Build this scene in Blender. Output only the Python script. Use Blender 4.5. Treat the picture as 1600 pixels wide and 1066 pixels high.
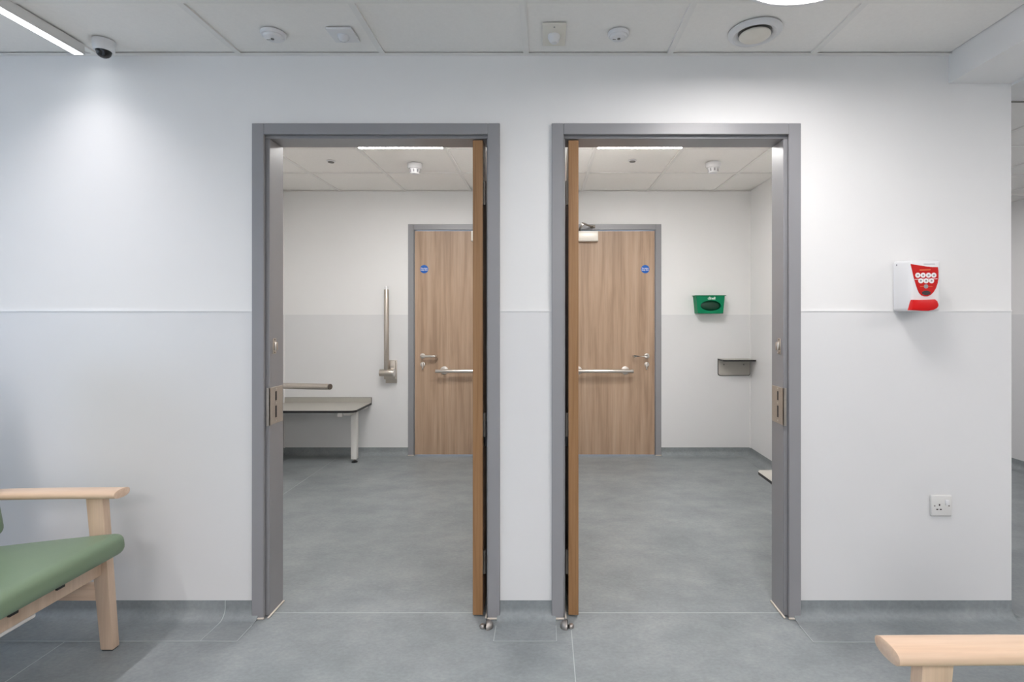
import bpy, bmesh, math, random
from mathutils import Vector, Matrix
random.seed(7)
for o in list(bpy.data.objects): bpy.data.objects.remove(o)
S = bpy.context.scene
COL = S.collection
PI = math.pi

# ------------------------------------------------------------------ camera
EYE = 1.262; CAMY = -2.192
cd = bpy.data.cameras.new('camera'); cam = bpy.data.objects.new('camera', cd); COL.objects.link(cam)
cam.location = (0, CAMY, EYE); cam.rotation_euler = (PI/2, 0, 0)
cd.sensor_width = 36; cd.lens = 815/1600*36
cd.shift_x = -52/1600; cd.shift_y = -37/1600
cd.clip_start = 0.02
S.camera = cam

# ------------------------------------------------------------------ world, light levels, exposure
SKY_E = 4.2   # daylight outside the window
w = bpy.data.worlds.new('world'); S.world = w; w.use_nodes = True
bg = w.node_tree.nodes['Background']
bg.inputs[0].default_value = (0.57, 0.75, 1.0, 1); bg.inputs[1].default_value = SKY_E
STRIP_W = 22.0      # long recessed strip in the waiting area (watts)
DISC_E = 28.0       # round ceiling lamp
REAR_FILL_E = 30.5      # unseen ceiling panels added behind the camera as front fill
SIDE_FILL_E = 23.0       # unseen panel added right of the soffit to brighten the right wall
CORR_FILL_E = 12.0       # panels added out of view to light the corridor
ROOM_E = 28.0       # ceiling panels of the two rooms
S.view_settings.view_transform = 'Standard'; S.view_settings.look = 'None'
S.view_settings.gamma = 1; S.view_settings.exposure = 0; S.view_settings.use_curve_mapping = False

# ------------------------------------------------------------------ materials
def lin(r, g, b):
    f = lambda c: (c/255/12.92 if c/255 <= .04045 else ((c/255+.055)/1.055)**2.4)
    return (f(r), f(g), f(b), 1)
MATS = {}
def mat(name, col, rough=.5, metal=0., noise=0., scale=(8,8,8), bump=0., bscale=200., spec=.5, coat=0., detail=4.):
    m = bpy.data.materials.new(name); m.use_nodes = True; nt = m.node_tree; b = nt.nodes['Principled BSDF']
    b.inputs['Base Color'].default_value = col; b.inputs['Roughness'].default_value = rough
    b.inputs['Metallic'].default_value = metal; b.inputs['Specular IOR Level'].default_value = spec
    b.inputs['Coat Weight'].default_value = coat
    tc = nt.nodes.new('ShaderNodeTexCoord')
    if noise:
        mp = nt.nodes.new('ShaderNodeMapping'); mp.inputs['Scale'].default_value = scale
        n = nt.nodes.new('ShaderNodeTexNoise'); n.inputs['Detail'].default_value = detail; n.inputs['Scale'].default_value = 1
        n.inputs['Roughness'].default_value = .62
        r = nt.nodes.new('ShaderNodeValToRGB')
        r.color_ramp.elements[0].position = .28; r.color_ramp.elements[1].position = .72
        r.color_ramp.elements[0].color = [c*(1-noise) for c in col[:3]]+[1]
        r.color_ramp.elements[1].color = [min(1, c*(1+noise)) for c in col[:3]]+[1]
        L = nt.links
        L.new(tc.outputs['Object'], mp.inputs[0]); L.new(mp.outputs[0], n.inputs['Vector'])
        L.new(n.outputs['Fac'], r.inputs[0]); L.new(r.outputs[0], b.inputs['Base Color'])
    if bump:
        n2 = nt.nodes.new('ShaderNodeTexNoise'); n2.inputs['Scale'].default_value = bscale; n2.inputs['Detail'].default_value = 2
        bp = nt.nodes.new('ShaderNodeBump'); bp.inputs['Strength'].default_value = bump; bp.inputs['Distance'].default_value = .002
        nt.links.new(tc.outputs['Object'], n2.inputs['Vector']); nt.links.new(n2.outputs['Fac'], bp.inputs['Height'])
        nt.links.new(bp.outputs[0], b.inputs['Normal'])
    MATS[name] = m
    return m
def wood(name, c1, c2, c3, gs=(26, 26, .9), rough=.45, fine=.12):
    """vertical-grain wood: long stretched noise for boards, fine streaks on top"""
    m = bpy.data.materials.new(name); m.use_nodes = True; nt = m.node_tree; b = nt.nodes['Principled BSDF']; L = nt.links
    b.inputs['Roughness'].default_value = rough
    tc = nt.nodes.new('ShaderNodeTexCoord')
    def stretched(sc, det):
        mp = nt.nodes.new('ShaderNodeMapping'); mp.inputs['Scale'].default_value = sc
        n = nt.nodes.new('ShaderNodeTexNoise'); n.inputs['Scale'].default_value = 1; n.inputs['Detail'].default_value = det
        n.inputs['Roughness'].default_value = .6; n.inputs['Distortion'].default_value = .35
        L.new(tc.outputs['Object'], mp.inputs[0]); L.new(mp.outputs[0], n.inputs['Vector']); return n
    n1 = stretched(gs, 5); n2 = stretched((gs[0]*6, gs[1]*6, gs[2]*3), 3)
    r = nt.nodes.new('ShaderNodeValToRGB'); e = r.color_ramp.elements
    e[0].position = .3; e[0].color = c1; e[1].position = .72; e[1].color = c3
    k = e.new(.5); k.color = c2
    L.new(n1.outputs['Fac'], r.inputs[0])
    mx = nt.nodes.new('ShaderNodeMix'); mx.data_type = 'RGBA'; mx.blend_type = 'MULTIPLY'
    r2 = nt.nodes.new('ShaderNodeValToRGB'); r2.color_ramp.elements[0].position = .35; r2.color_ramp.elements[1].position = .65
    r2.color_ramp.elements[0].color = (1-fine*2, 1-fine*2, 1-fine*2, 1); r2.color_ramp.elements[1].color = (1, 1, 1, 1)
    L.new(n2.outputs['Fac'], r2.inputs[0]); mx.inputs[0].default_value = 1
    L.new(r.outputs[0], mx.inputs[6]); L.new(r2.outputs[0], mx.inputs[7]); L.new(mx.outputs[2], b.inputs['Base Color'])
    MATS[name] = m; return m
def emit(name, col, st):
    m = bpy.data.materials.new(name); m.use_nodes = True; nt = m.node_tree
    b = nt.nodes['Principled BSDF']; b.inputs['Base Color'].default_value = (.8, .8, .8, 1)
    b.inputs['Emission Color'].default_value = (*col, 1); b.inputs['Emission Strength'].default_value = st
    MATS[name] = m; return m
def floor_mat():
    m = bpy.data.materials.new('vinyl_floor'); m.use_nodes = True; nt = m.node_tree; b = nt.nodes['Principled BSDF']; L = nt.links
    b.inputs['Roughness'].default_value = .42; b.inputs['Specular IOR Level'].default_value = .35
    tc = nt.nodes.new('ShaderNodeTexCoord')
    def ns(sc, det, ro):
        mp = nt.nodes.new('ShaderNodeMapping'); mp.inputs['Scale'].default_value = sc
        n = nt.nodes.new('ShaderNodeTexNoise'); n.inputs['Scale'].default_value = 1; n.inputs['Detail'].default_value = det
        n.inputs['Roughness'].default_value = ro; L.new(tc.outputs['Object'], mp.inputs[0]); L.new(mp.outputs[0], n.inputs['Vector']); return n
    a = ns((3.2, 4.6, 3), 6, .68); f = ns((60, 90, 60), 3, .6)
    r = nt.nodes.new('ShaderNodeValToRGB'); e = r.color_ramp.elements
    e[0].position = .30; e[0].color = (.215, .238, .248, 1); e[1].position = .70; e[1].color = (.325, .350, .358, 1)
    k = e.new(.5); k.color = (.268, .293, .303, 1)
    r2 = nt.nodes.new('ShaderNodeValToRGB'); r2.color_ramp.elements[0].position = .3; r2.color_ramp.elements[1].position = .7
    r2.color_ramp.elements[0].color = (.90, .90, .90, 1); r2.color_ramp.elements[1].color = (1.06, 1.06, 1.06, 1)
    mx = nt.nodes.new('ShaderNodeMix'); mx.data_type = 'RGBA'; mx.blend_type = 'MULTIPLY'; mx.inputs[0].default_value = 1
    L.new(a.outputs['Fac'], r.inputs[0]); L.new(f.outputs['Fac'], r2.inputs[0]); L.new(r.outputs[0], mx.inputs[6]); L.new(r2.outputs[0], mx.inputs[7])
    L.new(mx.outputs[2], b.inputs['Base Color'])
    bp = nt.nodes.new('ShaderNodeBump'); bp.inputs['Strength'].default_value = .08; bp.inputs['Distance'].default_value = .001
    L.new(f.outputs['Fac'], bp.inputs['Height']); L.new(bp.outputs[0], b.inputs['Normal'])
    MATS['floor'] = m; return m
floor_mat()
mat('paint', (.845, .842, .838, 1), .6, noise=.012, scale=(1.5, 1.5, 1.5), bump=.05, bscale=350)
mat('cladding', (.757, .759, .765, 1), .38, noise=.01, scale=(2, 2, 2), spec=.4)
mat('clad_trim', (.86, .86, .86, 1), .35)
mat('tile', (.905, .885, .855, 1), .85, noise=.02, scale=(90, 90, 90), bump=.12, bscale=500)
mat('grid', (.84, .825, .80, 1), .5)
mat('grey_paint', lin(146, 146, 149), .34, noise=.02, scale=(3, 3, 3), spec=.5)
mat('sealant', lin(214, 205, 194), .5)
mat('weld', lin(176, 182, 184), .5)
mat('steel', (.58, .53, .475, 1), .33, 1., noise=.06, scale=(4, 200, 200))
mat('chrome', (.74, .70, .66, 1), .32, 1.)
mat('stop_metal', (.42, .39, .37, 1), .42, 1.)
mat('dark_metal', (.18, .16, .14, 1), .4, .8)
mat('arm_metal', (.34, .31, .28, 1), .35, .9)
mat('closer', lin(238, 232, 222), .35, .15)
mat('black', (.012, .012, .013, 1), .4)
mat('rubber', (.02, .02, .02, 1), .7)
mat('white_plastic', (.78, .78, .79, 1), .32)
mat('white_metal', (.78, .77, .75, 1), .35)
mat('cream_plastic', lin(230, 225, 214), .4)
mat('socket_plastic', (.74, .735, .72, 1), .3)
mat('laminate', lin(178, 175, 168), .4, noise=.02, scale=(40, 40, 40))
mat('red_print', lin(196, 22, 20), .45, spec=.25)
mat('red_plastic', lin(208, 16, 18), .35, spec=.25)
mat('orange_print', lin(224, 120, 70), .5)
mat('white_print', (.85, .83, .83, 1), .45)
mat('grey_print', lin(150, 148, 152), .5)
mat('dark_print', lin(60, 52, 54), .3)
mat('green_plastic', lin(0, 128, 86), .45, spec=.2)
mat('shade_green', lin(0, 56, 36), .3)
mat('mint_print', lin(225, 240, 233), .4)
mat('blue_sign', lin(14, 96, 186), .4)
mat('green_vinyl', lin(122, 143, 117), .42, noise=.03, scale=(5, 5, 5), bump=.06, bscale=260)
mat('lens', (.74, .75, .78, 1), .08, spec=.9)
mat('dark_glass', (.03, .03, .035, 1), .25)
mat('dull_grey', lin(122, 120, 116), .5)
wood('oak_laminate', lin(156, 128, 106), lin(184, 156, 131), lin(197, 170, 146), gs=(16, 16, .8), fine=.07)
wood('oak_edge', lin(134, 97, 60), lin(156, 116, 76), lin(166, 127, 88), gs=(60, 60, 1.6), fine=.05)
wood('beech', lin(222, 188, 160), lin(232, 202, 176), lin(238, 210, 186), gs=(1.5, 40, 40), rough=.3, fine=.03)
wood('beech_up', lin(206, 178, 153), lin(215, 189, 165), lin(222, 197, 174), gs=(40, 40, 1.5), rough=.35, fine=.03)
emit('led_warm', (1, .983, .962), ROOM_E)
emit('fill_rear', (1, .958, .952), REAR_FILL_E)
emit('fill_side', (1, .958, .952), SIDE_FILL_E)
emit('fill_corridor', (1, .958, .952), CORR_FILL_E)
emit('led_disc', (1, .963, .950), DISC_E)
emit('led_strip', (.95, .975, 1), STRIP_W/3)
def glass():
    m = bpy.data.materials.new('window_glass'); m.use_nodes = True; nt = m.node_tree
    b = nt.nodes['Principled BSDF']; b.inputs['Transmission Weight'].default_value = 1; b.inputs['Roughness'].default_value = 0; b.inputs['IOR'].default_value = 1.01
    MATS['glass'] = m
glass()

# ------------------------------------------------------------------ mesh helpers
class MB:
    def __init__(s): s.bm = bmesh.new()
    def _merge(s, t, M=None):
        if M is not None: bmesh.ops.transform(t, matrix=M, verts=t.verts)
        me = bpy.data.meshes.new('tmp'); t.to_mesh(me); t.free(); s.bm.from_mesh(me); bpy.data.meshes.remove(me)
    def box(s, x0, x1, y0, y1, z0, z1, bev=0, seg=2, M=None):
        t = bmesh.new(); bmesh.ops.create_cube(t, size=1)
        for v in t.verts:
            v.co = Vector(((x0+x1)/2+v.co.x*(x1-x0), (y0+y1)/2+v.co.y*(y1-y0), (z0+z1)/2+v.co.z*(z1-z0)))
        if bev: bmesh.ops.bevel(t, geom=list(t.edges), offset=bev, segments=seg, affect='EDGES', profile=.5)
        s._merge(t, M); return s
    def cyl(s, p0, p1, r0, r1=None, n=24, bev=0):
        r1 = r0 if r1 is None else r1
        p0, p1 = Vector(p0), Vector(p1); d = p1-p0
        t = bmesh.new(); bmesh.ops.create_cone(t, cap_ends=True, segments=n, radius1=r0, radius2=r1, depth=d.length)
        if bev:
            es = [e for e in t.edges if abs(e.verts[0].co.z-e.verts[1].co.z) < 1e-6]
            bmesh.ops.bevel(t, geom=es, offset=bev, segments=2, affect='EDGES', profile=.5)
        M = Matrix.Translation((p0+p1)/2) @ d.to_track_quat('Z', 'Y').to_matrix().to_4x4()
        s._merge(t, M); return s
    def lathe(s, prof, n=32, M=None):
        """prof: (r, z) from one axis end to the other"""
        t = bmesh.new(); rings = []
        for r, z in prof:
            if r < 1e-6: rings.append([t.verts.new((0, 0, z))])
            else: rings.append([t.verts.new((r*math.cos(2*PI*i/n), r*math.sin(2*PI*i/n), z)) for i in range(n)])
        for a, b in zip(rings, rings[1:]):
            for i in range(n):
                j = (i+1) % n
                if len(a) == 1 and len(b) == 1: continue
                if len(a) == 1: t.faces.new((a[0], b[i], b[j]))
                elif len(b) == 1: t.faces.new((a[i], a[j], b[0]))
                else: t.faces.new((a[i], a[j], b[j], b[i]))
        bmesh.ops.recalc_face_normals(t, faces=t.faces)
        s._merge(t, M); return s
    def prism(s, pts, z0, z1, M=None, bev=0):
        """polygon in xy extruded z0..z1"""
        t = bmesh.new(); vs = [t.verts.new((x, y, z0)) for x, y in pts]
        f = t.faces.new(vs); r = bmesh.ops.extrude_face_region(t, geom=[f])
        for v in r['geom']:
            if isinstance(v, bmesh.types.BMVert): v.co.z = z1
        bmesh.ops.recalc_face_normals(t, faces=t.faces)
        if bev:
            es = [e for e in t.edges if abs(e.verts[0].co.z-e.verts[1].co.z) < 1e-6]
            bmesh.ops.bevel(t, geom=es, offset=bev, segments=2, affect='EDGES', profile=.5)
        s._merge(t, M); return s
    def tube(s, pts, r, n=16):
        """round tube through points, mitred"""
        t = bmesh.new(); pts = [Vector(p) for p in pts]; rings = []
        for i, p in enumerate(pts):
            d = ((pts[min(i+1, len(pts)-1)]-p).normalized()+(p-pts[max(i-1, 0)]).normalized()).normalized()
            q = d.to_track_quat('Z', 'Y')
            rings.append([t.verts.new(p+q @ Vector((r*math.cos(2*PI*k/n), r*math.sin(2*PI*k/n), 0))) for k in range(n)])
        for a, b in zip(rings, rings[1:]):
            best = min(range(n), key=lambda o: (a[0].co-b[o].co).length)
            for k in range(n):
                t.faces.new((a[k], a[(k+1) % n], b[(k+1+best) % n], b[(k+best) % n]))
        t.faces.new(rings[0][::-1]); t.faces.new(rings[-1])
        bmesh.ops.recalc_face_normals(t, faces=t.faces)
        s._merge(t); return s
    def build(s, name, m, parent=None, smooth=True, loc=None):
        me = bpy.data.meshes.new(name)
        bmesh.ops.recalc_face_normals(s.bm, faces=s.bm.faces)
        s.bm.to_mesh(me); s.bm.free()
        me.materials.append(MATS[m])
        if smooth:
            me.polygons.foreach_set('use_smooth', [True]*len(me.polygons))
            try: me.set_sharp_from_angle(angle=math.radians(38))
            except Exception: pass
        o = bpy.data.objects.new(name, me); COL.objects.link(o)
        if parent: o.parent = parent
        if loc: o.location = loc
        return o
def empty(name, loc=(0, 0, 0), rz=0):
    o = bpy.data.objects.new(name, None); COL.objects.link(o); o.location = loc; o.rotation_euler = (0, 0, rz); o.empty_display_size = .05
    return o
def tag(o, label, cat, group=None, kind=None):
    o['label'] = label; o['category'] = cat
    if group: o['group'] = group
    if kind: o['kind'] = kind
    return o
def struct(o, label=None, cat=None):
    o['kind'] = 'structure'
    if label: o['label'] = label; o['category'] = cat
    return o
def text(name, body, size, m, parent, M, depth=.0006, spacing=1.0, ls=.9):
    c = bpy.data.curves.new(name, 'FONT'); c.body = body; c.size = size; c.extrude = depth; c.align_x = 'CENTER'; c.align_y = 'CENTER'
    c.space_character = spacing; c.space_line = ls; c.offset = size*.02
    t = bpy.data.objects.new(name, c); COL.objects.link(t)
    bpy.context.view_layer.update()
    me = bpy.data.meshes.new_from_object(t.evaluated_get(bpy.context.evaluated_depsgraph_get()))
    bpy.data.objects.remove(t)
    me.materials.clear(); me.materials.append(MATS[m])
    o = bpy.data.objects.new(name, me); COL.objects.link(o); o.parent = parent; o.matrix_local = M
    return o
FACE_CAM = Matrix(((1, 0, 0, 0), (0, 0, -1, 0), (0, 1, 0, 0), (0, 0, 0, 1)))   # xy drawing -> xz plane, +z drawing -> -y

# ------------------------------------------------------------------ key dimensions
CEIL = 2.362; RCEIL = 2.412; FLOOR_T = .05
XL, XR, YB = -4.2, 3.95, -5.4           # waiting area extents
WT = .105                               # front wall thickness
RB = 2.574                              # back wall of both rooms
LX, RX = -2.385, 1.875                  # outer side walls of the rooms
WEND = 1.958                            # free end of the front wall
SOF = 1.694; SOFZ = 2.245               # soffit
DADO = 1.290
FR = [(-1.226, -.190), (.027, 1.068)]   # outer frame edges
FTOP = 2.073
PX = (-.20, .042)                       # party wall
BD = [(-1.251, -.195), (.008, 1.058)]   # back door frame outer edges
BTOP = 2.112

# ------------------------------------------------------------------ floor
fl = struct(MB().box(XL-.1, XR+.1, YB-.1, 6.1, -FLOOR_T, 0).build('floor', 'floor', smooth=False), 'mottled blue-grey sheet vinyl floor', 'floor')
def weld(x0, x1, y0, y1):
    MB().box(x0, x1, y0, y1, -.0004, .0007).build('weld_seam', 'weld', fl, smooth=False)
wv = .0017
weld(.105-wv, .105+wv, YB, -.09)                       # long seam in front of the right door
weld(-1.868-wv, -1.868+wv, YB, -.166)
weld(-1.868-wv, -1.868+wv, WT+.11, RB-.11)
for a, b in FR: weld(a+.064, b-.050, .035-wv, .035+wv)

# ------------------------------------------------------------------ walls
def wall(name, boxes, label):
    mb = MB()
    for b in boxes: mb.box(*b)
    return struct(mb.build(name, 'paint', smooth=False), label, 'wall')
TOP = 2.60
wf = wall('wall_front', [
    (XL, FR[0][0]+.012, 0, WT, 0, TOP), (FR[0][1]-.012, FR[1][0]+.012, 0, WT, 0, TOP), (FR[1][1]-.012, WEND, 0, WT, 0, TOP),
    (FR[0][0]+.012, FR[0][1]-.012, 0, WT, FTOP-.012, TOP), (FR[1][0]+.012, FR[1][1]-.012, 0, WT, FTOP-.012, TOP)],
    'white wall with the two grey-framed doorways')
ww = wall('wall_back', [
    (LX, BD[0][0]+.01, RB, RB+.1, 0, TOP), (BD[0][1]-.01, BD[1][0]+.01, RB, RB+.1, 0, TOP), (BD[1][1]-.01, RX, RB, RB+.1, 0, TOP),
    (BD[0][0]+.01, BD[0][1]-.01, RB, RB+.1, BTOP-.01, TOP), (BD[1][0]+.01, BD[1][1]-.01, RB, RB+.1, BTOP-.01, TOP)],
    'white far wall of both rooms, seen through the doorways')
wl = wall('wall_room_left', [(LX-.1, LX, WT, RB+.1, 0, TOP)], 'left side wall inside the left room')
wr = wall('wall_room_right', [(RX, WEND, WT, 6.1, 0, TOP)], 'right side wall inside the right room')
wp = wall('wall_partition', [(PX[0], PX[1], WT, RB, 0, TOP)], 'party wall between the two rooms, hidden by the open doors')
wall('wall_rear', [(XL-.1, XR+.1, YB-.1, YB, 0, TOP)], 'rear wall of the waiting area behind the viewer')
wall('wall_corridor_end', [(WEND, XR, 6.0, 6.1, 0, TOP)], 'end wall of the corridor past the free wall end')
wc = wall('wall_right', [(XR, XR+.1, YB, 6.1, 0, TOP)], 'far right wall seen past the free wall end')
WY = (-3.6, -.9); WZ = (.85, 2.15)
wlf = wall('wall_left', [(XL-.1, XL, YB, WY[0], 0, TOP), (XL-.1, XL, WY[1], WT, 0, TOP), (XL-.1, XL, WY[0], WY[1], 0, WZ[0]), (XL-.1, XL, WY[0], WY[1], WZ[1], TOP)],
    'left wall of the waiting area with the daylight window')
win = struct(empty('window_1', (XL, sum(WY)/2, WZ[0])), 'daylight window in the left wall', 'window')
hw = (WY[1]-WY[0])/2; hh = WZ[1]-WZ[0]
mb = MB(); mb.box(-.08, -.02, -hw, hw, 0, .06); mb.box(-.08, -.02, -hw, hw, hh-.06, hh)
for y in (-hw, -.03, hw-.06): mb.box(-.08, -.02, y, y+.06, .06, hh-.06)
mb.build('window_frame', 'white_plastic', win, smooth=False)
MB().box(-.055, -.049, -hw+.06, -.03, .06, hh-.06).build('pane', 'glass', win, smooth=False)
MB().box(-.055, -.049, .03, hw-.06, .06, hh-.06).build('pane', 'glass', win, smooth=False)

# wall cladding: sheets 2.5 mm proud with a bright capping strip
def clad(parent, x0, x1, y, s, z0=.07):
    MB().box(x0, x1, min(y, y+s*.0025), max(y, y+s*.0025), z0, DADO).build('cladding_sheet', 'cladding', parent, smooth=False)
    MB().box(x0, x1, min(y, y+s*.005), max(y, y+s*.005), DADO-.0035, DADO+.003).build('capping_strip', 'clad_trim', parent, smooth=False)
def clady(parent, y0, y1, x, s, z0=.07):
    MB().box(min(x, x+s*.0025), max(x, x+s*.0025), y0, y1, z0, DADO).build('cladding_sheet', 'cladding', parent, smooth=False)
    MB().box(min(x, x+s*.005), max(x, x+s*.005), y0, y1, DADO-.0035, DADO+.003).build('capping_strip', 'clad_trim', parent, smooth=False)
clad(wf, XL, FR[0][0], 0, -1); clad(wf, FR[0][1], FR[1][0], 0, -1); clad(wf, FR[1][1], WEND-.001, 0, -1)
clad(ww, LX, BD[0][0], RB, -1); clad(ww, BD[1][1], RX, RB, -1); clad(ww, BD[0][1], BD[1][0], RB, -1)
clady(wl, WT, RB, LX, 1); clady(wr, WT, RB, RX, -1)
clady(wc, 0, 6, XR, -1)
clady(wr, WT, 6, WEND, 1)
# corner beads of the cladding sheets (inside corners)
MB().box(LX+.0025, LX+.009, RB-.009, RB-.0025, .07, DADO).build('corner_bead', 'clad_trim', ww, smooth=False)
MB().box(RX-.009, RX-.0025, RB-.009, RB-.0025, .07, DADO).build('corner_bead', 'clad_trim', ww, smooth=False)

# coved vinyl skirting: one profile swept along the wall, running out on to the floor
def cove(name, p0, p1, out, apron, label, top=.074, ends=(0, 0), joint=False):
    """p0->p1 along the wall foot, out = unit vector away from the wall"""
    p0 = Vector((*p0, 0)); p1 = Vector((*p1, 0)); out = Vector((*out, 0)); r = .042; th = .0032
    prof = [(0, top), (th, top)]
    for i in range(9):
        a = PI*.5*i/8; prof.append((th+r-r*math.cos(a), th*.4+r-r*math.sin(a)))
    prof += [(apron, .0012), (apron, 0), (0, 0)]
    t = MB(); R = []
    for p in (p0, p1): R.append([t.bm.verts.new(p+out*d+Vector((0, 0, z))) for d, z in prof])
    n = len(prof)
    for i in range(n): t.bm.faces.new((R[0][i], R[0][(i+1) % n], R[1][(i+1) % n], R[1][i]))
    t.bm.faces.new(R[0]); t.bm.faces.new(R[1][::-1])
    o = struct(t.build(name, 'floor'), label, 'skirting')
    d = (p1-p0).normalized()
    def strip(a, b, wd):
        nrm = Vector((-(b-a).y, (b-a).x, 0)).normalized()*wd; q = MB()
        vs = [q.bm.verts.new(v+Vector((0, 0, .0021))) for v in (a-nrm, b-nrm, b+nrm, a+nrm)]
        q.bm.faces.new(vs)
        ext = bmesh.ops.extrude_face_region(q.bm, geom=list(q.bm.faces))
        for v in ext['geom']:
            if isinstance(v, bmesh.types.BMVert): v.co.z = .0006
        q.build('weld_seam', 'weld', o, smooth=False)
    if joint:   # weld running up the cove at the far end
        q = MB(); P = [(d_+.0006, z_+.0007) for d_, z_ in prof[1:-2]]; V = []
        for d_, z_ in P: V.append([q.bm.verts.new(p1+d*k+out*d_+Vector((0, 0, z_))) for k in (-wv, wv)])
        for A, B in zip(V, V[1:]): q.bm.faces.new((A[0], A[1], B[1], B[0]))
        ext = bmesh.ops.extrude_face_region(q.bm, geom=list(q.bm.faces))
        for v in ext['geom']:
            if isinstance(v, bmesh.types.BMVert): v.co -= out*.0008+Vector((0, 0, .0008))
        q.build('weld_seam', 'weld', o, smooth=False)
    if apron > .1:
        strip(p0+out*apron, p1+out*apron, wv)
        if ends[0]: strip(p0+out*.06, p0+out*apron, wv)
        if ends[1]: strip(p1+out*.06, p1+out*apron, wv)
    return o
AP = .163
cove('baseboard_front_left', (XL, 0), (-1.343, 0), (0, -1), AP, 'coved vinyl skirting along the wall left of the left door', ends=(0, 1), joint=True)
cove('baseboard_front_left_end', (-1.343, 0), (-1.200, 0), (0, -1), AP, 'short coved skirting length beside the left door frame', ends=(0, 1))
cove('baseboard_front_middle', (-.2015, 0), (.044, 0), (0, -1), AP, 'short coved skirting between the two doorways', ends=(1, 1))
cove('baseboard_front_right', (1.040, 0), (WEND, 0), (0, -1), AP+.006, 'coved vinyl skirting right of the right door frame', ends=(1, 0))
cove('baseboard_wall_end', (WEND, 0), (WEND, RB), (1, 0), .06, 'coved skirting round the free end of the wall')
cove('baseboard_left_room_back', (LX, RB), (BD[0][0], RB), (0, -1), .09, 'coved skirting along the back wall of the left room')
cove('baseboard_left_room_side', (LX, WT), (LX, RB), (1, 0), .09, 'coved skirting along the side wall of the left room')
cove('baseboard_right_room_back', (BD[1][1], RB), (RX, RB), (0, -1), .09, 'coved skirting along the back wall of the right room')
cove('baseboard_right_room_side', (RX, WT), (RX, RB), (-1, 0), .09, 'coved skirting along the side wall of the right room')
cove('baseboard_corridor', (XR, 0), (XR, 6), (-1, 0), .09, 'coved skirting along the far right wall')

# ------------------------------------------------------------------ ceilings: slab, T-grid rails and loose tiles
def ceiling(x0, x1, y0, y1, z, gx, gy, label, skip=(), edge=True):
    c = struct(MB().box(x0, x1, y0, y1, z+.03, z+.06).build('ceiling', 'paint', smooth=False), label, 'ceiling')
    xs = [x0]+sorted(g for g in gx if x0+.03 < g < x1-.03)+[x1]; ys = [y0]+sorted(g for g in gy if y0+.03 < g < y1-.03)+[y1]
    cache = {}
    for i in range(len(xs)-1):
        for j in range(len(ys)-1):
            cx, cy = (xs[i]+xs[i+1])/2, (ys[j]+ys[j+1])/2
            if any(abs(cx-a) < .2 and abs(cy-b) < .2 for a, b in skip): continue
            wx, wy = xs[i+1]-xs[i]-.004, ys[j+1]-ys[j]-.004; k = (round(wx, 4), round(wy, 4))
            if k in cache:
                o = bpy.data.objects.new('ceiling_tile', cache[k]); COL.objects.link(o); o.parent = c
            else:
                o = MB().box(-wx/2, wx/2, -wy/2, wy/2, .006, .020, .003, 1).build('ceiling_tile', 'tile', c, smooth=False); cache[k] = o.data
            o.location = (cx, cy, z)
    rw = .012
    for g in xs[1:-1]: MB().box(g-rw, g+rw, y0, y1, z-.0012, z+.0065).build('grid_rail', 'grid', c, smooth=False)
    for g in ys[1:-1]:
        MB().box(x0, x1, g-rw, g+rw, z-.0009, z+.0065).build('grid_rail', 'grid', c, smooth=False)
    if edge:
        MB().box(x0, x1, y1-.02, y1, z-.001, z+.0018).build('edge_trim', 'grid', c, smooth=False)
    return c
GX = [-4.28+.6*i for i in range(12)]; GY = [-.378-.6*i for i in range(10)]
ceiling(XL, SOF, YB, 0, CEIL, GX, GY, 'tiled suspended ceiling of the waiting area')
ceiling(LX, PX[0], WT, RB, RCEIL, [-1.88, -1.28, -.68], [.173, .773, 1.373, 1.977], 'tiled ceiling inside the left room', skip=[(-.98, 1.073)])
ceiling(PX[1], RX, WT, RB, RCEIL, [.34, .94, 1.54], [.173, .773, 1.373, 1.977], 'tiled ceiling inside the right room', skip=[(.64, 1.073)])
ceiling(WEND, XR, .16, 6.0, 2.232, [2.443, 3.03, 3.60], [.778+.6*i for i in range(9)], 'lower tiled ceiling of the corridor past the free wall end', edge=False)
MB().box(WEND, XR, .153, .1595, 2.2295, 2.236).build('edge_trim', 'dull_grey', bpy.data.objects['ceiling.003'], smooth=False)
mb = MB(); mb.box(SOF, WEND, YB, -.0005, SOFZ, 2.58); struct(mb.build('trim_1', 'paint', smooth=False), 'boxed plaster soffit at the upper right', 'soffit')
mb = MB(); mb.box(WEND, XR, YB, .153, SOFZ-.010, 2.58); struct(mb.build('trim_2', 'paint', smooth=False), 'plaster ceiling margin right of the soffit', 'soffit')
# lids over everything
MB_lid = MB().box(XL-.1, XR+.1, YB-.1, 6.1, TOP, TOP+.1).build('ceiling_slab', 'paint', smooth=False); struct(MB_lid, 'structural slab hidden above the ceiling tiles', 'ceiling')

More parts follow.
